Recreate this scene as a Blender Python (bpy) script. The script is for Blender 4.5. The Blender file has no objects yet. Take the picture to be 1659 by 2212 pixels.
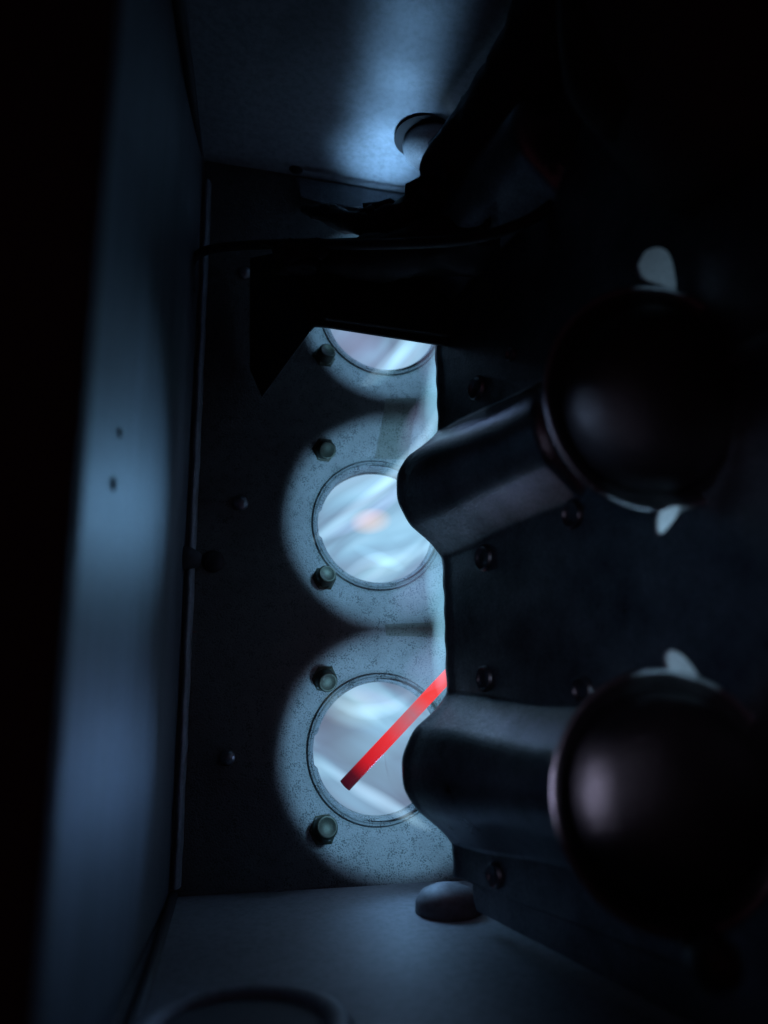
import bpy, bmesh, math, random
from mathutils import Vector, Matrix, Quaternion
random.seed(7)
PI = math.pi
sc = bpy.context.scene
C = sc.collection
CM = 0.01                      # every length below is in centimetres

# ------------------------------------------------------------------ camera
F = 1609.0; CX, CY = 829.5, 1106.0          # focal length in photo pixels (1659 x 2212)
PITCH = math.radians(13.4); YAW = math.radians(9.0)
cam_d = bpy.data.cameras.new('camera'); cam = bpy.data.objects.new('camera', cam_d); C.objects.link(cam)
cam.rotation_euler = (Matrix.Rotation(-YAW, 3, 'Z') @ Matrix.Rotation(PI/2+PITCH, 3, 'X') @ Matrix.Rotation(-.016, 3, 'Z')).to_euler()
CAM = Vector((0, -22, 0)); cam.location = CAM*CM
cam_d.sensor_fit = 'VERTICAL'; cam_d.sensor_height = 24; cam_d.sensor_width = 18
cam_d.lens = 24*F/2212.0
cam_d.clip_start = 0.002; cam_d.clip_end = 50
cam_d.dof.use_dof = True; cam_d.dof.focus_distance = 0.205; cam_d.dof.aperture_fstop = 6.5
sc.camera = cam
ROT = cam.rotation_euler.to_matrix()
def ray(px, py): return ROT @ Vector(((px-CX)/F, -(py-CY)/F, -1.0))
def at(px, py, Y):                                  # point on the plane y = Y
    d = ray(px, py); return CAM + d*((Y-CAM.y)/d.y)
def atx(px, py, X):
    d = ray(px, py); return CAM + d*((X-CAM.x)/d.x)
def atz(px, py, Z):
    d = ray(px, py); return CAM + d*((Z-CAM.z)/d.z)
def on(px, py, P0, N):
    d = ray(px, py); return CAM + d*((P0-CAM).dot(N)/d.dot(N))

# ------------------------------------------------------------------ world, exposure
w = bpy.data.worlds.new('World'); sc.world = w; w.use_nodes = True
bg = w.node_tree.nodes['Background']; bg.inputs[0].default_value = (1.0, .48, .74, 1); bg.inputs[1].default_value = .0050
sc.view_settings.view_transform = 'Standard'; sc.view_settings.look = 'None'
sc.view_settings.exposure = 0; sc.view_settings.gamma = 1

sc.render.engine = 'CYCLES'; sc.cycles.transparent_max_bounces = 96; sc.cycles.max_bounces = 12

# key positions (cm)
HOLES = [(832, 668, 1.90), (823, 1124, 1.86), (828, 1620, 1.93)]
HC = [at(a, b, 0) for a, b, r in HOLES]; HR = [h[2] for h in HOLES]
DISH = [(at(860, 668, 0), 3.25), (at(852, 1120, 0), 3.38), (at(868, 1622, 0), 3.52)]
WALLX = at(408, 1100, 0).x
CEIL = at(640, 372, 0).z
FLOOR = at(600, 1925, 0).z

def lamp(name, kind, loc, power, color, radius=.4, target=None, cone=60, blend=.6, sy=None):
    d = bpy.data.lights.new(name, kind); o = bpy.data.objects.new(name, d); C.objects.link(o)
    o.location = Vector(loc)*CM; d.energy = power; d.color = color
    if kind == 'AREA':
        d.size = radius*CM
        if sy: d.shape = 'RECTANGLE'; d.size_y = sy*CM
    else: d.shadow_soft_size = radius*CM
    if kind == 'SPOT': d.spot_size = math.radians(cone); d.spot_blend = blend
    if target is not None:
        v = (Vector(target)-Vector(loc)); o.rotation_euler = v.to_track_quat('-Z', 'Y').to_euler()
    return o
BLUE = (.29, .65, 1.0)
for k, (c, R) in enumerate(DISH):
    lamp('flame_light', 'POINT', (HC[k].x+.25, .2, HC[k].z), (.004, .005, .005)[k], (.32, .52, 1), .25)
    lamp('flame_light', 'SPOT', (c.x, -2.3, c.z), (.032, .040, .042)[k], BLUE, .24, target=(c.x, 0, c.z), cone=(108, 111, 113)[k], blend=.10)
# flame light that grazes along the neighbouring burner tubes
for k, p_ in ((0, .50), (1, .50), (2, .75)):
    mth = at(935, 1490, -2.8)
    lamp('flame_light', 'SPOT', (mth.x, -2.8, HC[k].z), p_, (.42, .66, 1), .45, target=(mth.x+3.4, -9, HC[k].z), cone=100, blend=.8)
# flame light that spills sideways out of the gaps between inlets and burner mouths
for k, pw_, y in ((1, .10, -1.6), (2, .080, -1.6)):
    lamp('flame_light', 'SPOT', (HC[k].x-.4, y, HC[k].z-.1), pw_, (.23, .55, .95) if k == 1 else (.22, .48, 1), .5, target=(WALLX, -8.0, HC[k].z-(1.0 if k == 1 else .2)), cone=58, blend=1)
for y0, y1, p_, cn in ((-.6, -1.5, .13, 58), (-1.2, -3.6, .06, 46), (-2.0, -6.0, .045, 36), (-2.6, -8.6, .035, 30)):
    lamp('flame_light', 'SPOT', (HC[0].x+.1+y0*.1, y0, CEIL-3.4), p_, (.27, .56, .95), .4, target=(HC[0].x-.25, y1, CEIL), cone=cn, blend=1)
lamp('flame_light', 'SPOT', (HC[2].x+.3, -.9, FLOOR+2.4), .018, (.25, .56, 1), .4, target=(HC[2].x+.4, -3, FLOOR), cone=92, blend=1)

# ------------------------------------------------------------------ materials
def newmat(name):
    m = bpy.data.materials.new(name); m.use_nodes = True
    nt = m.node_tree; b = nt.nodes['Principled BSDF']; return m, nt, b
def N(nt, t, **kw):
    n = nt.nodes.new(t)
    for k, v in kw.items():
        if k in n.inputs: n.inputs[k].default_value = v
        else: setattr(n, k, v)
    return n
def L(nt, a, b): nt.links.new(a, b)
def ramp(nt, fac, stops):
    r = nt.nodes.new('ShaderNodeValToRGB'); e = r.color_ramp.elements
    while len(e) < len(stops): e.new(.5)
    for i, (p, c) in enumerate(stops): e[i].position = p; e[i].color = (*c, 1) if len(c) == 3 else c
    L(nt, fac, r.inputs[0]); return r.outputs[0]
def metal(name, c0, c1, rough, metallic, scale=60, bump=.15, streak=None, grime=.0):
    m, nt, b = newmat(name)
    tc = N(nt, 'ShaderNodeTexCoord'); mp = N(nt, 'ShaderNodeMapping'); L(nt, tc.outputs['Object'], mp.inputs[0])
    mp.inputs['Scale'].default_value = streak or (1, 1, 1)
    n1 = N(nt, 'ShaderNodeTexNoise', Scale=scale, Detail=8, Roughness=.65); L(nt, mp.outputs[0], n1.inputs['Vector'])
    n2 = N(nt, 'ShaderNodeTexNoise', Scale=scale*22, Detail=4, Roughness=.7); L(nt, tc.outputs['Object'], n2.inputs['Vector'])
    col = ramp(nt, n1.outputs[0], [(.3, c0), (.7, c1)])
    mx = N(nt, 'ShaderNodeMix', data_type='RGBA', blend_type='MULTIPLY'); mx.inputs[0].default_value = .5
    L(nt, col, mx.inputs[6]); L(nt, ramp(nt, n2.outputs[0], [(.35, (.45,)*3), (.6, (1,)*3)]), mx.inputs[7])
    L(nt, mx.outputs[2], b.inputs['Base Color'])
    mr = N(nt, 'ShaderNodeMapRange'); L(nt, n1.outputs[0], mr.inputs[0]); mr.inputs[3].default_value = rough-.1; mr.inputs[4].default_value = rough+.12
    L(nt, mr.outputs[0], b.inputs['Roughness']); b.inputs['Metallic'].default_value = metallic
    bp = N(nt, 'ShaderNodeBump', Strength=bump, Distance=.0006)
    ad = N(nt, 'ShaderNodeMath', operation='ADD'); L(nt, n1.outputs[0], ad.inputs[0]); L(nt, n2.outputs[0], ad.inputs[1])
    L(nt, ad.outputs[0], bp.inputs['Height']); L(nt, bp.outputs[0], b.inputs['Normal'])
    return m
def speckled(name, base, dark, scale=1400, amount=1.0, att=False):
    m, nt, b = newmat(name)
    tc = N(nt, 'ShaderNodeTexCoord'); v3 = tc.outputs['Object']
    big = N(nt, 'ShaderNodeTexNoise', Scale=90, Detail=6, Roughness=.6); L(nt, v3, big.inputs['Vector'])
    vo = N(nt, 'ShaderNodeTexVoronoi', Scale=scale, Randomness=1.0); L(nt, v3, vo.inputs['Vector'])
    sel = N(nt, 'ShaderNodeTexNoise', Scale=350, Detail=3); L(nt, v3, sel.inputs['Vector'])
    # dot radius changes from place to place
    th = N(nt, 'ShaderNodeMapRange'); L(nt, sel.outputs[0], th.inputs[0])
    th.inputs[1].default_value = .35; th.inputs[2].default_value = .7; th.inputs[3].default_value = .04; th.inputs[4].default_value = .46
    sub = N(nt, 'ShaderNodeMath', operation='SUBTRACT'); L(nt, vo.outputs['Distance'], sub.inputs[0]); L(nt, th.outputs[0], sub.inputs[1])
    dots = ramp(nt, sub.outputs[0], [(.0, (0, 0, 0)), (.16, (1, 1, 1))])
    fine = N(nt, 'ShaderNodeTexNoise', Scale=2600, Detail=3, Roughness=.8); L(nt, v3, fine.inputs['Vector'])
    vo2 = N(nt, 'ShaderNodeTexVoronoi', Scale=scale*.42, Randomness=1.0); L(nt, v3, vo2.inputs['Vector'])
    dots2 = ramp(nt, vo2.outputs['Distance'], [(.10, (.58,)*3), (.17, (1, 1, 1))])
    col = ramp(nt, big.outputs[0], [(.3, tuple(x*.72 for x in base)), (.7, base)])
    m1 = N(nt, 'ShaderNodeMix', data_type='RGBA'); L(nt, dots, m1.inputs[0]); m1.inputs[6].default_value = (*dark, 1); L(nt, col, m1.inputs[7])
    m2 = N(nt, 'ShaderNodeMix', data_type='RGBA', blend_type='MULTIPLY'); m2.inputs[0].default_value = amount; L(nt, m1.outputs[2], m2.inputs[6]); L(nt, dots2, m2.inputs[7])
    m3 = N(nt, 'ShaderNodeMix', data_type='RGBA', blend_type='MULTIPLY'); m3.inputs[0].default_value = .6; L(nt, m2.outputs[2], m3.inputs[6])
    L(nt, ramp(nt, fine.outputs[0], [(.35, (.6,)*3), (.6, (1,)*3)]), m3.inputs[7])
    if att:          # painted shade: tint darkens the sheet outside the lit dishes
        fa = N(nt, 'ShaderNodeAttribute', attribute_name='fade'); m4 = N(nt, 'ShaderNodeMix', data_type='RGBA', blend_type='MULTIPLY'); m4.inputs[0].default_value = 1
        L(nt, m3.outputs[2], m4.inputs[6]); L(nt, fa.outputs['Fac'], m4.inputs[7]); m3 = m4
    L(nt, m3.outputs[2], b.inputs['Base Color']); b.inputs['Roughness'].default_value = .72; b.inputs['Metallic'].default_value = .15
    bp = N(nt, 'ShaderNodeBump', Strength=.35, Distance=.0003); L(nt, sub.outputs[0], bp.inputs['Height']); L(nt, bp.outputs[0], b.inputs['Normal'])
    return m
M = {}
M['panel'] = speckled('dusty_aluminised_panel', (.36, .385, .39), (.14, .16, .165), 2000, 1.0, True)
M['collar'] = speckled('sooted_collar', (.27, .30, .31), (.05, .055, .06), 2000)
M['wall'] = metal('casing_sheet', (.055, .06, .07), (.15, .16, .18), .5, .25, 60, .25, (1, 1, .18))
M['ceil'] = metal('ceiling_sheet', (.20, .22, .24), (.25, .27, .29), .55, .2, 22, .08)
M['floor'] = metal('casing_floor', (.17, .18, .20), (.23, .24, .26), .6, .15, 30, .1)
M['burner'] = metal('burner_steel', (.10, .105, .12), (.34, .345, .37), .30, .9, 60, .22, (1, 1, 1))
M['black'] = metal('black_paint', (.006, .005, .006), (.011, .009, .010), .8, .0, 60, .1)
M['rubber'] = metal('black_rubber', (.009, .007, .009), (.018, .014, .018), .68, .0, 90, .25)
M['screw'] = metal('zinc_screw', (.055, .065, .05), (.11, .12, .09), .45, .6, 120, .1)
M['post'] = metal('dark_post', (.035, .028, .03), (.06, .045, .05), .8, .0, 60, .1)
M['olive'] = speckled('strip_shade_tone', (.23, .255, .23), (.12, .13, .12), 1800)  # shadow tone painted as olive colour
M['soot'] = metal('scaled_tube', (.05, .05, .055), (.10, .10, .11), .7, .3, 80, .2)
M['brass'] = metal('dark_casting', (.010, .010, .012), (.024, .024, .026), .34, .2, 60, .35)
M['galv'] = metal('galvanised_metal', (.42, .44, .46), (.6, .62, .64), .5, .2, 80, .1)

def flame_mat(name):                                # thin burning gas: adds light, hides nothing
    m = bpy.data.materials.new(name); m.use_nodes = True; nt = m.node_tree; nt.nodes.clear()
    out = N(nt, 'ShaderNodeOutputMaterial'); add = N(nt, 'ShaderNodeAddShader'); tr = N(nt, 'ShaderNodeBsdfTransparent'); em = N(nt, 'ShaderNodeEmission')
    lw = N(nt, 'ShaderNodeLayerWeight', Blend=.5)
    inv = N(nt, 'ShaderNodeMath', operation='SUBTRACT'); inv.inputs[0].default_value = 1; L(nt, lw.outputs['Facing'], inv.inputs[1])
    pw = N(nt, 'ShaderNodeMath', operation='POWER'); L(nt, inv.outputs[0], pw.inputs[0]); pw.inputs[1].default_value = 2.0
    fa = N(nt, 'ShaderNodeAttribute', attribute_name='fade'); ca = N(nt, 'ShaderNodeAttribute', attribute_name='tint')
    m1 = N(nt, 'ShaderNodeMath', operation='MULTIPLY'); L(nt, pw.outputs[0], m1.inputs[0]); L(nt, fa.outputs['Fac'], m1.inputs[1])
    m1b = m1; L(nt, ca.outputs['Color'], em.inputs['Color']); L(nt, m1.outputs[0], em.inputs['Strength'])
    L(nt, tr.outputs[0], add.inputs[0]); L(nt, em.outputs[0], add.inputs[1]); L(nt, add.outputs[0], out.inputs[0])
    return m
M['flame'] = flame_mat('burning_gas')
def core_mat(ang, seed):
    m = bpy.data.materials.new('burning_gas_in_tube'); m.use_nodes = True; nt = m.node_tree; nt.nodes.clear()
    out = N(nt, 'ShaderNodeOutputMaterial'); em = N(nt, 'ShaderNodeEmission'); L(nt, em.outputs[0], out.inputs[0])
    g = N(nt, 'ShaderNodeNewGeometry'); mp = N(nt, 'ShaderNodeMapping'); mp.inputs['Rotation'].default_value = (0, math.radians(ang), 0)
    m2 = N(nt, 'ShaderNodeMapping'); m2.inputs['Scale'].default_value = (.26, .5, 1); m2.inputs['Location'].default_value = (seed, 0, seed*.7)
    L(nt, g.outputs['Position'], mp.inputs[0]); L(nt, mp.outputs[0], m2.inputs[0])
    n = N(nt, 'ShaderNodeTexNoise', Scale=88, Detail=2.5, Roughness=.42, Distortion=.55); L(nt, m2.outputs[0], n.inputs['Vector'])
    c = ramp(nt, n.outputs[0], [(.30, (.15, .19, .28)), (.44, (.19, .28, .43)), (.54, (.24, .43, .62)), (.63, (.34, .60, .82)), (.75, (.42, .62, .88))])
    c.node.color_ramp.interpolation = 'B_SPLINE'
    L(nt, c, em.inputs['Color']); em.inputs['Strength'].default_value = .93
    return m
M['cores'] = [core_mat(50, .3), core_mat(34, .62), core_mat(-30, .11)]
def rod_mat():
    m, nt, b = newmat('red_hot_rod')
    at_ = N(nt, 'ShaderNodeAttribute', attribute_name='fade')
    n = N(nt, 'ShaderNodeTexNoise', Scale=500, Detail=3); 
    c = ramp(nt, at_.outputs['Fac'], [(0, (.035, .004, .012)), (.08, (.08, .005, .014)), (.19, (.62, .012, .022)), (.36, (.85, .035, .045)), (.56, (.52, .17, .22)), (.68, (1.0, .06, .06)), (.9, (1.0, .07, .07)), (1, (.95, .16, .16))])
    b.inputs['Base Color'].default_value = (.04, .02, .02, 1); b.inputs['Roughness'].default_value = .6
    L(nt, c, b.inputs['Emission Color']); b.inputs['Emission Strength'].default_value = .92
    return m
M['rod'] = rod_mat()

# ------------------------------------------------------------------ builders
def obj(name, verts, faces, mat, parent=None, smooth=True, attrs=None):
    me = bpy.data.meshes.new(name); me.from_pydata([Vector(v)*CM for v in verts], [], faces); me.update()
    if attrs:
        a = me.attributes.new('fade', 'FLOAT', 'POINT'); a.data.foreach_set('value', attrs[0])
        if len(attrs) > 1:
            t = me.attributes.new('tint', 'FLOAT_COLOR', 'POINT'); t.data.foreach_set('color', attrs[1])
    if smooth: me.polygons.foreach_set('use_smooth', [True]*len(me.polygons))
    me.materials.append(mat)
    o = bpy.data.objects.new(name, me); C.objects.link(o)
    if parent: o.parent = parent
    return o
def fixn(o):
    bm = bmesh.new(); bm.from_mesh(o.data); bmesh.ops.recalc_face_normals(bm, faces=bm.faces); bm.to_mesh(o.data); bm.free(); return o
def bevel(o, wd, seg=2):
    m = o.modifiers.new('bevel', 'BEVEL'); m.width = wd*CM; m.segments = seg; m.limit_method = 'ANGLE'; return o
def tag(o, label=None, cat=None, group=None, kind=None):
    for k, v in (('label', label), ('category', cat), ('group', group), ('kind', kind)):
        if v: o[k] = v
    return o
def thing(name, label, cat, group=None):
    o = bpy.data.objects.new(name, None); C.objects.link(o); o.empty_display_size = .01; return tag(o, label, cat, group)
def grid(name, f, nu, nv, mat, parent=None, closeu=False):
    vs = [f(i/nu, j/nv) for j in range(nv+1) for i in range(nu if closeu else nu+1)]
    W = nu if closeu else nu+1
    fs = [(j*W+i, j*W+(i+1) % W, (j+1)*W+(i+1) % W, (j+1)*W+i) for j in range(nv) for i in range(nu)]
    return obj(name, vs, fs, mat, parent)
def frame(axis):
    a = axis.normalized(); t = Vector((0, 0, 1)) if abs(a.z) < .9 else Vector((1, 0, 0))
    e1 = a.cross(t).normalized(); return a, e1, a.cross(e1)
def lathe(name, P, axis, prof, mat, parent=None, n=48, a0=0, a1=2*PI):
    """prof: list of (distance along axis, radius)"""
    a, e1, e2 = frame(axis); full = abs(a1-a0-2*PI) < 1e-6; W = n if full else n+1
    vs = []
    for s, r in prof:
        for i in range(W):
            t = a0+(a1-a0)*i/n; vs.append(P + a*s + (e1*math.cos(t)+e2*math.sin(t))*r)
    fs = [(j*W+i, j*W+(i+1) % W, (j+1)*W+(i+1) % W, (j+1)*W+i) for j in range(len(prof)-1) for i in range(n)]
    return fixn(obj(name, vs, fs, mat, parent))
def smoothpath(pts, sub=8):
    out = []; n = len(pts)
    for i in range(n-1):
        p0, p1, p2, p3 = pts[max(i-1, 0)], pts[i], pts[i+1], pts[min(i+2, n-1)]
        for k in range(sub):
            t = k/sub
            out.append(tuple(.5*((2*p1[q])+(-p0[q]+p2[q])*t+(2*p0[q]-5*p1[q]+4*p2[q]-p3[q])*t*t+(-p0[q]+3*p1[q]-3*p2[q]+p3[q])*t**3) for q in range(len(p1))))
    out.append(tuple(pts[-1])); return out
def tube(name, pts, r, mat, parent=None, n=14, sub=8, attr=None, flat=1.0):
    """pts: list of Vectors; r: number or list of radii"""
    rr = r if isinstance(r, (list, tuple)) else [r]*len(pts)
    P = smoothpath([(*p, q) for p, q in zip(pts, rr)], sub) if sub > 1 else [(*p, q) for p, q in zip(pts, rr)]
    vs = []; fade = []; e1 = None
    for i, p in enumerate(P):
        c = Vector(p[:3]); a = Vector(P[min(i+1, len(P)-1)][:3]) - Vector(P[max(i-1, 0)][:3]); a.normalize()
        if e1 is None: _, e1, e2 = frame(a)
        else: e1 = (e1 - a*e1.dot(a)).normalized(); e2 = a.cross(e1)
        for k in range(n):
            t = 2*PI*k/n; vs.append(c + (e1*math.cos(t) + e2*math.sin(t)*flat)*max(p[3], 1e-4)); fade.append(i/(len(P)-1))
    fs = [(j*n+i, j*n+(i+1) % n, (j+1)*n+(i+1) % n, (j+1)*n+i) for j in range(len(P)-1) for i in range(n)]
    fs += [tuple(range(n))[::-1], tuple(range((len(P)-1)*n, len(P)*n))]
    o = obj(name, vs, fs, mat, parent, attrs=[attr(fade)] if callable(attr) else ([fade] if attr else None))
    return fixn(o)
def prism(name, pts, ext, mat, parent=None, bev=.03, smooth=False):
    """closed outline in space, thickened along vector ext"""
    n = len(pts); vs = list(pts) + [p+ext for p in pts]
    fs = [tuple(range(n)), tuple(range(n, 2*n))[::-1]] + [(i, (i+1) % n, (i+1) % n+n, i+n) for i in range(n)]
    o = fixn(obj(name, vs, fs, mat, parent, smooth))
    if bev: bevel(o, bev)
    return o
def box(name, lo, hi, mat, parent=None, bev=.05):
    x0, y0, z0 = lo; x1, y1, z1 = hi
    return prism(name, [Vector(v) for v in ((x0, y0, z0), (x1, y0, z0), (x1, y0, z1), (x0, y0, z1))], Vector((0, y1-y0, 0)), mat, parent, bev)
def sstep(a, b, x):
    t = min(1, max(0, (x-a)/(b-a))); return t*t*(3-2*t)

# ------------------------------------------------------------------ casing (the setting)
YN = -13.95
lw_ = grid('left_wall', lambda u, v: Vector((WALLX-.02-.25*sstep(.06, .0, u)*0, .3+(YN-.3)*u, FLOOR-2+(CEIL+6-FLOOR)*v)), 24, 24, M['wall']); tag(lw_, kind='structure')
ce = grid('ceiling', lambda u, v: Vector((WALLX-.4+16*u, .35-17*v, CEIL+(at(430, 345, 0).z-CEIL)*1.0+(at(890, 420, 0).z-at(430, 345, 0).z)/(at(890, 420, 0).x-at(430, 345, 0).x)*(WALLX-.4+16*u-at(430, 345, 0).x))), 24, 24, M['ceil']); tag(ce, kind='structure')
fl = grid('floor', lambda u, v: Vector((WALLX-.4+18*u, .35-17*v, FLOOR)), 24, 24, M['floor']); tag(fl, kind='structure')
# small pressed marks on the left wall
for px, py, dz in ((245, 1045, .7), (258, 935, .5)):
    p = atx(px, py, WALLX)
    o = lathe('wall_dimple', p+Vector((.0, 0, 0)), Vector((1, 0, 0)), [(.0, .16*dz), (.02, .15*dz), (.03, .10*dz), (.012, .0)], M['soot'], lw_, 20); 

# ------------------------------------------------------------------ heat exchanger panel
pan = thing('heat_exchanger_panel', 'dusty speckled sheet metal panel with a column of three round flame inlets', 'panel')
X0, X1 = WALLX, WALLX+17
ZB = [at(430, 345, 0).z+.2, (HC[0].z+HC[1].z)/2, (HC[1].z+HC[2].z)/2, FLOOR]
def depth(x, z):
    d = 0
    for c, R in DISH:
        r = math.hypot(x-c.x, z-c.z)
        if r < R+.25:
            t = (R+.25-r)
            q = t*t/1.0 if t < .5 else (t-.25)
            d = max(d, min(.46*q, .95))
    return d
NA, NR = 144, 64
vs = []; fs = []
for k in range(3):
    c = HC[k]; r0 = HR[k]; zt, zb = ZB[k], ZB[k+1]; base = len(vs)
    for j in range(NR+1):
        t = (j/NR)**1.25
        for i in range(NA):
            a = 2*PI*i/NA; ca, sa = math.cos(a), math.sin(a)
            rr = r0
            if abs(math.atan2(math.sin(a-PI), math.cos(a-PI))) < .22: rr = r0*1.035
            hx, hz = c.x+rr*ca, c.z+rr*sa
            tx = ((X1-c.x)/ca if ca > 0 else (X0-c.x)/ca) if abs(ca) > 1e-6 else 1e9
            tz = ((zt-c.z)/sa if sa > 0 else (zb-c.z)/sa) if abs(sa) > 1e-6 else 1e9
            q = min(tx, tz); bx_, bz_ = c.x+q*ca, c.z+q*sa
            x, z = hx+(bx_-hx)*t, hz+(bz_-hz)*t
            vs.append((x, depth(x, z), z))
    for j in range(NR):
        for i in range(NA):
            fs.append((base+j*NA+i, base+(j+1)*NA+i, base+(j+1)*NA+(i+1) % NA, base+j*NA+(i+1) % NA))
pale = []  # painted shade factor, lower outside the dishes
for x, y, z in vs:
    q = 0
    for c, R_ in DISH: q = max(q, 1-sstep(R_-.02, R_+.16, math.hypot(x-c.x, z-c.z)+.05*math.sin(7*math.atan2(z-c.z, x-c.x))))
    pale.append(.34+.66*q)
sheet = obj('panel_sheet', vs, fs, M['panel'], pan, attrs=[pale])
for k in range(3):
    c, r = HC[k], HR[k]; y0 = depth(c.x-r, c.z)
    # folded collar with a crease round it
    prof = [(y0+.30, r-.03), (y0+.02, r-.03), (y0-.055, r+.02), (y0-.065, r+.09), (y0-.06, r+.13), (y0-.035, r+.145), (y0-.065, r+.165), (y0-.05, r+.20), (y0-.005, r+.22)]
    P = Vector((c.x, 0, c.z)); n = 120; vs = []
    for s, rad in prof:
        for i in range(n):
            a = 2*PI*i/n; q = .035*r if (abs(math.atan2(math.sin(a-PI), math.cos(a-PI))) < .22 and rad < r+.1) else 0
            x, z = c.x+(rad+q)*math.cos(a), c.z+(rad+q)*math.sin(a)
            vs.append((x, s - y0 + depth(c.x+(rad+.05)*math.cos(a), c.z+(rad+.05)*math.sin(a)), z))
    fs = [(j*n+i, j*n+(i+1) % n, (j+1)*n+(i+1) % n, (j+1)*n+i) for j in range(len(prof)-1) for i in range(n)]
    fixn(obj('inlet_collar', vs, fs, M['collar'], pan))
    # the tube that the flame enters
    lathe('exchanger_tube', P, Vector((0, 1, 0)), [(y0+.05, r*1.03), (3, r*1.05), (9, r*1.05), (9, .01)], M['soot'], pan, 64)
# screws that hold the collars, leaning with the dished metal
def screw(px, py, k, s=1.0):
    p = at(px, py, .25); d = depth(p.x, p.z); p = at(px, py, d); d = depth(p.x, p.z); p.y = d
    c = HC[k]; inw = Vector((c.x-p.x, 0, c.z-p.z)).normalized(); ax = (Vector((0, -1, 0))+inw*.42).normalized()
    o = lathe('screw', p-ax*.06, ax, [(0, .40*s), (.07, .41*s), (.10, .36*s), (.11, .33*s)], M['screw'], pan, 6)
    o.data.polygons.foreach_set('use_smooth', [False]*len(o.data.polygons))
    h = lathe('screw_head', p-ax*.06, ax, [(.1, .30*s), (.40*s, .29*s), (.44*s, .265*s), (.44*s, .22*s), (.425*s, .20*s), (.425*s, .0)], M['screw'], o, 32)
for a in ((700, 772, 0, .95), (700, 972, 1, .98), (699, 1250, 1, .98), (700, 1466, 2, 1.02), (697, 1792, 2, 1.1)): screw(*a)
# plain rivets in the dark part of the panel
for px, py, r in ((519, 1087, .24), (491, 1637, .22), (460, 1213, .33), (604, 1945, .28), (528, 590, .22), (263, 0, 0)):
    if r:
        p = at(px, py, 0)
        lathe('rivet', p, Vector((0, -1, 0)), [(-.02, r), (.05, r*.98), (.12, r*.75), (.16, r*.35), (.165, 0)], M['burner'] if r < .3 else M['rubber'], pan, 24)
# olive strips that paint a shadow on the panel between inlets
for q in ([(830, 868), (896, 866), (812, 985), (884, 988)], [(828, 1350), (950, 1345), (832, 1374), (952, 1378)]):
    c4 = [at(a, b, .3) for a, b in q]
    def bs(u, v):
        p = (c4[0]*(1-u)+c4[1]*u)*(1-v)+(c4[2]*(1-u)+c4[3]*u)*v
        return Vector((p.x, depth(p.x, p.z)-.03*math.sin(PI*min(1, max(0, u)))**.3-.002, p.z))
    grid('shade_strip', bs, 14, 14, M['olive'], pan)
# folded rib where panel meets left wall
rib = thing('corner_rib', 'thin folded metal rib running up the corner between left wall and panel', 'rib')
zt, zb = at(425, 625, 0).z, at(375, 1915, 0).z
n = 60
def ribf(u, v):
    a = -PI*.05+PI*1.1*u; z = zb+(at(430, 400, 0).z-zb)*v
    wob = .008*math.sin(z*3.1)+.006*math.sin(z*7.7)
    return Vector((WALLX+.13-.13*math.cos(a)+wob, -.02-.36*math.sin(a), z))
grid('folded_edge', ribf, 12, n, M['floor'], rib)
p = at(408, 1212, -.35)
cl = thing('spring_clip', 'small black clip gripping the corner rib beside the left wall', 'clip')
tube('clip_body', [p+Vector((-.55, -.1, 0)), p+Vector((-.1, -.25, .05)), p+Vector((.28, -.1, 0))], [.26, .34, .22], M['rubber'], cl, 16)

# ------------------------------------------------------------------ flames
def tongue(parent, pts, Ys, wd, col, strength, name='flame_tongue', flat=1.0):
    V = [at(p[0], p[1], y) for p, y in zip(pts, Ys)]; n = 20
    P = smoothpath([tuple(v) for v in V], 12); m = len(P); vs = []; fade = []; tint = []; e1 = None
    for i, p in enumerate(P):
        u = i/(m-1); c = Vector(p); a = Vector(P[min(i+1, m-1)])-Vector(P[max(i-1, 0)]); a.normalize()
        view = (c-CAM).normalized() if e1 is None else e1
        if e1 is None: _, e1, e2 = frame(a)
        else: e1 = (e1-a*e1.dot(a)).normalized(); e2 = a.cross(e1)
        r = 1.6*wd*max(.02, math.sin(PI*min(max(u, .0), 1))**.55)
        for k in range(n):
            t = 2*PI*k/n; vs.append(c+(e1*math.cos(t)+e2*math.sin(t)*flat)*r)
            fade.append(.30*strength*math.sin(PI*u)**1.1); tint += [*col, 1]
    fs = [(j*n+i, j*n+(i+1) % n, (j+1)*n+(i+1) % n, (j+1)*n+i) for j in range(m-1) for i in range(n)]
    return fixn(obj(name, vs, fs, M['flame'], parent, attrs=[fade, tint]))
CY_ = (.32, .74, 1.0); LAV = (.48, .58, 1.0); WHT = (.52, .80, 1); YEL = (.85, 1, .6); ORG = (1, .55, .2); PNK = (.48, .5, .9)
flames = []
FL = ['blue gas flame entering the topmost inlet under the black bracket', 'blue gas flame with an orange spot entering the middle inlet', 'blue gas flame around the red hot rod at the lowest inlet']
for k in range(3):
    f = thing('gas_flame', FL[k], 'flame', 'gas flames at the inlets'); flames.append(f)
    c, r = HC[k], HR[k]
    lathe('flame_core', Vector((c.x, 0, c.z)), Vector((0, 1, 0)), [(1.45, 0), (1.46, .5), (1.48, 1.1), (1.52, r), (1.6, r*1.045), (5, r*1.045), (8, .3)], M['cores'][k], f, 48)
T = lambda k, *a, **kw: tongue(flames[k], *a, **kw)
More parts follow.
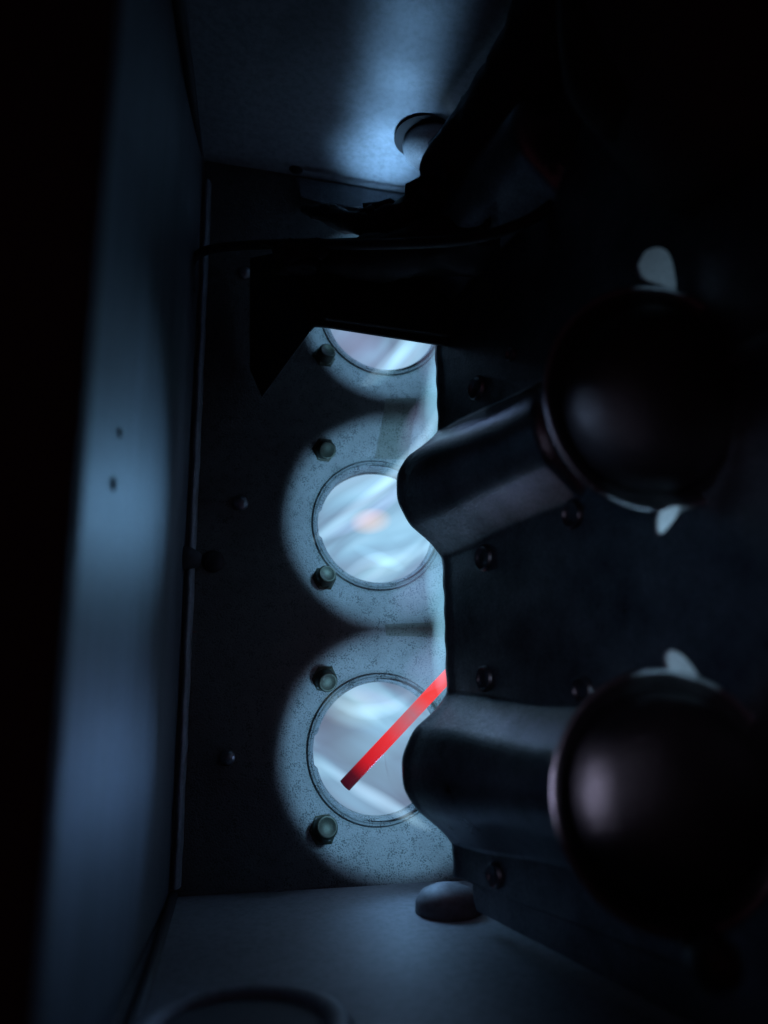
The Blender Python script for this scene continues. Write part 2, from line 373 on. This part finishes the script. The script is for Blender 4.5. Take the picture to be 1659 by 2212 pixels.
# top
T(0, [(748, 870), (835, 790), (905, 705), (950, 600)], [.5, .1, -.6, -1.4], .24, WHT, .50, flat=.7)
T(0, [(795, 850), (860, 775), (915, 720)], [.4, .2, -.2], .16, CY_, .45)
T(0, [(700, 690), (780, 745), (850, 800)], [.5, .5, .5], .5, LAV, .30)
T(0, [(905, 660), (928, 745), (940, 800), (955, 860)], [-2.6, -2.6, -2.6, -2.6], .35, LAV, .22)
T(0, [(885, 1000), (930, 900), (952, 800), (960, 690)], [-1.6, -2.2, -2.7, -2.9], .30, CY_, .42)
# middle
T(1, [(640, 1200), (745, 1115), (840, 1040), (920, 945), (965, 850)], [.6, .5, .1, -.9, -2.2], .26, WHT, .80, flat=.7)
T(1, [(670, 1120), (740, 1085), (820, 1040), (890, 960)], [.5, .5, .4, .2], .20, CY_, .34)
T(1, [(690, 1165), (770, 1130), (850, 1070), (910, 1000)], [.5, .5, .2, -.3], .16, LAV, .45)
T(1, [(670, 1210), (770, 1205), (870, 1160), (965, 1090)], [.55, .5, 0, -1.6], .55, CY_, .42)
T(1, [(752, 1135), (800, 1126), (850, 1122)], [.4, .4, .4], .27, (1, .45, .12), .70)
T(1, [(720, 1262), (790, 1215), (850, 1205), (930, 1180), (1000, 1150)], [.6, .5, .1, -1.4, -2.4], .17, WHT, .55)
T(1, [(760, 1180), (820, 1205), (880, 1235)], [.4, .3, .2], .14, CY_, .36)
T(1, [(750, 1250), (830, 1225), (900, 1200)], [.4, .3, .1], .20, YEL, .13)
T(1, [(830, 1080), (880, 1100), (920, 1140), (965, 1210)], [-.5, -1.2, -1.8, -2.6], .62, CY_, .36)
T(1, [(925, 1150), (945, 1240), (955, 1320), (962, 1420)], [-2.6, -2.7, -2.8, -2.9], .26, CY_, .60)
T(1, [(850, 1330), (905, 1265), (955, 1180)], [-1, -1.5, -2.2], .42, LAV, .22)
T(1, [(945, 1010), (945, 910), (950, 820), (950, 740)], [-2.9, -2.9, -2.9, -2.9], .26, CY_, .70)
T(1, [(870, 1010), (910, 920), (945, 850)], [-1.5, -2, -2.5], .34, LAV, .26)
# lowest
T(2, [(670, 1630), (770, 1700), (850, 1745), (940, 1800)], [.5, .5, .3, .1], .24, WHT, .75, flat=.7)
T(2, [(700, 1690), (770, 1735), (850, 1770)], [.5, .5, .4], .18, CY_, .28)
T(2, [(680, 1600), (760, 1590), (850, 1560), (930, 1490), (970, 1420)], [.55, .5, .1, -1, -2.2], .60, CY_, .36)
T(2, [(690, 1535), (760, 1530), (830, 1560)], [.4, .4, .4], .38, YEL, .20)
T(2, [(700, 1500), (770, 1535), (840, 1530), (900, 1490)], [.5, .4, .1, -.5], .16, WHT, .40)
T(2, [(670, 1660), (790, 1650), (880, 1640), (960, 1600)], [.5, .4, 0, -1.5], .70, CY_, .34)
T(2, [(865, 1520), (905, 1470), (945, 1420), (958, 1350)], [-1.6, -2.0, -2.4, -2.8], .40, LAV, .26)
T(2, [(955, 1510), (955, 1430), (958, 1360), (962, 1290)], [-2.9, -2.9, -2.9, -2.9], .20, CY_, .60)

# ------------------------------------------------------------------ glowing rod
rod = thing('glowing_rod', 'red hot rod with dark tip pointing down left across the lowest inlet', 'rod')
pA = at(745, 1697, -1.9); pB = at(1003, 1422, -2.6)
ax = (pB-pA).normalized()
o = tube('rod_shaft', [pA+ax*(pB-pA).length*t for t in [i/24 for i in range(25)]], .168, M['rod'], rod, 24, 1, attr=True)

# ------------------------------------------------------------------ burner assembly
bur = thing('burner_assembly', 'dark pressed steel burner plate with two bulging tubes and round mouths', 'burner')
dirv = ray(20, 1490); U = -Vector((dirv.x, dirv.y, 0)).normalized()          # from the flame end towards the camera
NN = Vector((-abs(U.y), -U.x*1, 0)).normalized(); NN = Vector((U.y, -U.x, 0)).normalized()   # faces left
O = at(971, 1490, -3.4); O.z = 0
TZ = [at(951, 1066, -3.4).z, at(951, 1657, -3.4).z]; TZ.insert(0, 2*TZ[0]-TZ[1])
def hw(s):   # half width of the tube, narrowing to a throat and opening again
    return max(.05, 1.30 - .20*sstep(.3, 4.2, s) - 1.0*sstep(5.3, 6.1, s))
def bulge(s, z):
    b = 0
    for tz in TZ:
        d = abs(z-tz); h = hw(s); d0 = .75*h; wf = .60*h
        if d < d0: y = math.sqrt(h*h-d*d)
        elif d < d0+wf: y = .6614*h*(1-(d-d0)/wf)**1.25
        else: y = 0
        b = max(b, y)
    return b
S1 = 10.5; ZT = CEIL-1.2; ZL = at(978, 1893, -3.4).z
def shell(side):
    def f(u, v):
        s = S1*u; z = ZL+(ZT-ZL)*v
        wob = .005*math.sin(z*2.3+s)+.003*math.sin(z*5.1)
        b = bulge(s, z); lip = .05*sstep(.35, .0, s)
        return O + U*(s+.02*math.sin(z*9)*sstep(.5, 0, s)) + NN*side*(b+.03+lip+wob) + Vector((0, 0, z))
    return f
f1 = grid('front_shell', shell(1), 110, 420, M['burner'], bur)
m = f1.modifiers.new('thick', 'SOLIDIFY'); m.thickness = .07*CM; m.offset = -1
f2 = grid('rear_shell', shell(-1), 50, 260, M['burner'], bur)
m = f2.modifiers.new('thick', 'SOLIDIFY'); m.thickness = .05*CM; m.offset = 0
# foot below the plate
prism('foot_tab', [O+U*s+NN*.0+Vector((0, 0, z)) for s, z in ((.7, ZL-.004), (S1, ZL-.004), (S1, FLOOR+.05), (.85, FLOOR+.35), (.7, FLOOR+.6))], NN*-.1, M['burner'], bur, .02)
# dimples with a half-moon lip
def dimple(px, py, r=.3):
    p = on(px, py, O+NN*.04, NN)
    lathe('dimple', p, NN, [(-.02, r), (.07, r*.93), (.09, r*.84), (.05, r*.72), (-.01, r*.6), (-.02, .0)], M['burner'], bur, 32)
for a in ((1030, 838, .33), (1045, 1205, .33), (1047, 1466, .30), (1068, 1892, .28), (1236, 1112, .30), (1258, 1492, .28), (1105, 765, .18)): dimple(*a)
# bells and domes
man = thing('gas_manifold', 'black cast gas manifold with domed caps in front of the burner mouths', 'manifold')
for bx, by, d_ in ((1410, 862, 10.6), (1448, 1722, 10.4)):
    P = at(bx, by, d_-22); AX = Vector((-.02, -1, -.12)).normalized() if by < 1000 else Vector((-.02, -1, .06)).normalized(); q = d_/12.7*(1.10 if by < 1000 else 1.05)
    lathe('bell_mouth', P, AX, [(a*q, r*q) for a, r in [(-3.6, .8), (-1.9, 1.0), (-1.3, 1.15), (-.8, 1.4), (-.35, 1.72), (-.12, 1.95), (.02, 2.05), (.10, 2.07), (.13, 2.02), (.06, 1.94), (-.1, 1.8), (-.5, 1.5)]], M['burner'], bur, 96)
    lathe('domed_cap', P, AX, [(a*q, r*q) for a, r in [(-.5, 1.66), (-.1, 1.70), (.2, 1.66), (.45, 1.5), (.66, 1.2), (.8, .8), (.86, .4), (.88, 0)]], M['brass'], man, 72)

# bright slots beside the bells: added pale plates stand in for lit openings
def patch(name, pts, Yp, label, group):
    V = [at(a, b, Yp) for a, b in pts]
    P = smoothpath([tuple(v) for v in V+[V[0]]], 5)[:-1]
    o = prism(name, [Vector(p) for p in P], Vector((0, .08, 0)), M['galv'], None, .01); return tag(o, label, 'bracket', group)
G = 'pale plates standing in for lit slots beside the burner mouths'
YS = -11.6
patch('slot_plate', [(1378, 572), (1395, 542), (1425, 534), (1446, 548), (1458, 590), (1459, 627), (1430, 616), (1390, 600)], YS, 'pale plate for the blue lit slot high above the upper burner mouth', G)
patch('slot_plate', [(1424, 1105), (1450, 1094), (1470, 1096), (1452, 1130), (1427, 1154), (1420, 1130)], YS, 'pale plate for the brightest slot just below the upper burner mouth', G)
patch('slot_plate', [(1439, 1418), (1450, 1404), (1480, 1420), (1512, 1468), (1478, 1462), (1446, 1448)], YS, 'pale pointed plate for the lit slot on top of the lower burner mouth', G)
patch('slot_plate', [(1604, 1150), (1612, 1145), (1618, 1200), (1618, 1262), (1607, 1262), (1604, 1200)], YS, 'thin upright pale strip for a lit gap at right edge beside upper mouth', G)
patch('slot_plate', [(1640, 1625), (1648, 1625), (1656, 1700), (1658, 1745), (1646, 1740), (1640, 1680)], YS, 'thin upright pale strip for a lit gap at right edge beside lower mouth', G)

# ------------------------------------------------------------------ black bracket and wiring above
br = thing('black_bracket', 'black metal bracket with straight lower edge hiding the top inlet', 'bracket')
YB = -3.9
prism('bracket_face', [at(a, b, YB) for a, b in ((1150, 742), (1108, 750), (1095, 768), (1060, 764), (950, 748), (700, 709), (680, 708), (668, 720), (640, 600), (620, 540), (1150, 540))], Vector((0, -.12, 0)), M['black'], br, .03)
prism('shade_flap', [at(668, 720, YB), at(566, 858, -.35), at(540, 800, -.3), at(540, 560, -.5), at(640, 540, YB)], Vector((0, -.08, 0)), M['black'], br, .02)  # black flap shaped to stand in for a shadow edge on the panel
prism('bracket_body', [at(a, b, YB-.13) for a, b in ((1160, 735), (1060, 745), (700, 695), (640, 560), (560, 530), (1200, 500))], Vector((0, -.2, 0)), M['black'], br, .05)

def crumple(o, amp, sc_):
    from mathutils import noise
    for v in o.data.vertices:
        q = v.co/CM
        v.co += v.normal*CM*amp*(noise.noise(q*sc_)-.5*abs(noise.noise(q*sc_*1.9)))
    return o
loom = thing('wire_loom', 'thick black wiring sleeve curving up to the right below the ceiling', 'wiring')
def path(pts): return [at(a, b, y) for a, b, y in pts]
crumple(tube('sleeve', path([(660, 455, -3), (730, 475, -3.8), (830, 486, -4.5), (930, 440, -5.5), (1010, 350, -6.5), (1110, 220, -7.6), (1210, 60, -9), (1280, -150, -10)]), [.03, .28, .5, .7, .9, 1.05, 1.15, 1.2], M['rubber'], loom, 48, 12), .45, .8)
crumple(tube('sleeve', path([(600, 560, -4.5), (860, 550, -5), (1050, 500, -6), (1200, 400, -7.5), (1330, 230, -9), (1450, 0, -10)]), [.2, .6, .9, 1.1, 1.25, 1.3], M['rubber'], loom, 48, 12), .5, .7)
wire = thing('thin_wire', 'thin dark wire looping from the corner rib to the sleeve', 'wire')
tube('wire_core', path([(412, 632, -1.2), (405, 590, -1.4), (425, 552, -1.6), (480, 534, -2.2), (620, 527, -4), (800, 528, -6), (980, 520, -7.2), (1080, 500, -7.8), (1180, 452, -8.2), (1300, 330, -8.6)]), .13, M['rubber'], wire, 12)
# valve body, far upper right, close to the camera
vb = thing('valve_body', 'large black valve body filling the upper right corner', 'valve')
tube('housing', path([(1520, -300, -12.5), (1520, 100, -12.5), (1540, 380, -12.5)]), [2.2, 2.1, 1.0], M['post'], vb, 32)
tube('flange', path([(1250, -60, -12), (1290, 160, -12.2), (1350, 260, -12.4)]), [.4, .55, .4], M['black'], vb, 20)

# ceiling screw
p = atz(925, 300, CEIL)
for _ in range(6):
    p = atz(925, 300, at(430, 345, 0).z+(at(890, 420, 0).z-at(430, 345, 0).z)/(at(890, 420, 0).x-at(430, 345, 0).x)*(p.x-at(430, 345, 0).x))
cs = thing('ceiling_screw', 'round headed screw standing out of the blue lit ceiling', 'screw')
lathe('shade_disc', p+Vector((-.12, -.05, 0)), Vector((0, 0, -1)), [(.03, .95), (.035, .9), (.04, .3)], M['black'], cs, 48)  # flat black disc that paints the shadow around the head
lathe('head', p+Vector((.10, .08, 0)), Vector((0, 0, -1)), [(.04, .5), (.05, .84), (.2, .88), (.42, .82), (.60, .66), (.74, .42), (.80, .18), (.81, 0)], M['galv'], cs, 48)
lamp('flame_light', 'SPOT', p+Vector((1.4, 1.6, -1.6)), .010, (.45, .74, 1), .3, target=p+Vector((.3, 0, -.4)), cone=36, blend=1)
# strip under the ceiling edge
ls = thing('ceiling_lip', 'narrow folded lip below the far edge of the ceiling', 'trim')
prism('lip', [at(a, b, -.3) for a, b in ((640, 385), (890, 428), (865, 442), (800, 452), (700, 440), (650, 425))], Vector((0, -.06, 0)), M['wall'], ls, .01)

lathe('rivet', at(640, 362, -.25), Vector((0, -1, 0)), [(0, .26), (.12, .25), (.22, .16), (.25, 0)], M['rubber'], ls, 24)
kn = thing('round_knob', 'small round knob blurred in the dark lower right corner', 'knob')
lathe('knob_cap', at(1545, 2085, -13.5), Vector((-.5, -1, .2)), [(-1.5, .28), (-.1, .30), (.08, .27), (.2, .18), (.24, 0)], M['brass'], kn, 32)
# floor screw and pressed ring
p = atz(968, 1968, FLOOR)
fsn = thing('floor_screw', 'rounded screw head on the floor at the foot of the burner', 'screw')
lathe('head', p, Vector((0, 0, 1)), [(0, .80), (.25, .78), (.46, .62), (.58, .34), (.62, 0)], M['floor'], fsn, 40)
kr = thing('knockout_ring', 'raised round knockout in the casing floor at bottom left', 'knockout')
p = atz(515, 2235, FLOOR)
lathe('ring', p, Vector((0, 0, 1)), [(-.02, 1.85), (.12, 1.75), (.18, 1.6), (.12, 1.42), (-.02, 1.34)], M['floor'], kr, 72)
lathe('plug', p, Vector((0, 0, 1)), [(.015, 1.44), (.02, 0)], M['soot'], kr, 48)
# front post, near the camera on the left
post = thing('door_post', 'black door post out of focus along the left edge', 'post')
a, b_ = at(178, 1200, -14.0), None
box('post_column', (a.x-14, -14.6, FLOOR-6), (a.x, -14.0, CEIL+8), M['post'], post, .15)
# added fill lights for the burner flanks, caps and slot plates
for pts in ([at(430, 350, -.15), atx(411, 180, WALLX+.1), atx(383, -10, WALLX+.1), atx(350, -250, WALLX+.1)], [at(374, 1935, -.2), atz(330, 2080, FLOOR+.05), atz(285, 2215, FLOOR+.05), atz(240, 2350, FLOOR+.05)]):
    tube('seam', pts, .13, M['rubber'], lw_, 12)
for a, b, pw_ in ((1420, 580, .0016), (1445, 1122, .0060), (1475, 1440, .0030), (1612, 1210, .0012), (1650, 1690, .0010)):
    q = at(a, b, YS); lamp('slot_fill', 'SPOT', q+Vector((.5, -1.6, 0)), pw_, (.42, .74, 1), .1, target=q, cone=44, blend=.3)  # added spots that brighten the slot plates
for (a, b), pw_, cc in (((1250, 1700), .38, (.72, .68, 1)), ((1215, 925), .16, (.45, .62, 1))):
    q = at(a, b, -11.8); lamp('cap_fill', 'SPOT', (WALLX+1.6, -13.4, q.z+.3), pw_, cc, .5, target=q, cone=9, blend=1)  # added spots that put a highlight on each cap
lamp('fill_light', 'SPOT', (1.2, -20.5, 1.5), .035, (.72, .70, 1), 1.0, target=O+U*5.0+Vector((0, 0, 1.0)), cone=50, blend=1)  # added spot that lifts the burner plate
lamp('fill_light', 'POINT', (0, -27, 1), .009, (1, .22, .34), 11.0)  # added red point that tints the dark areas
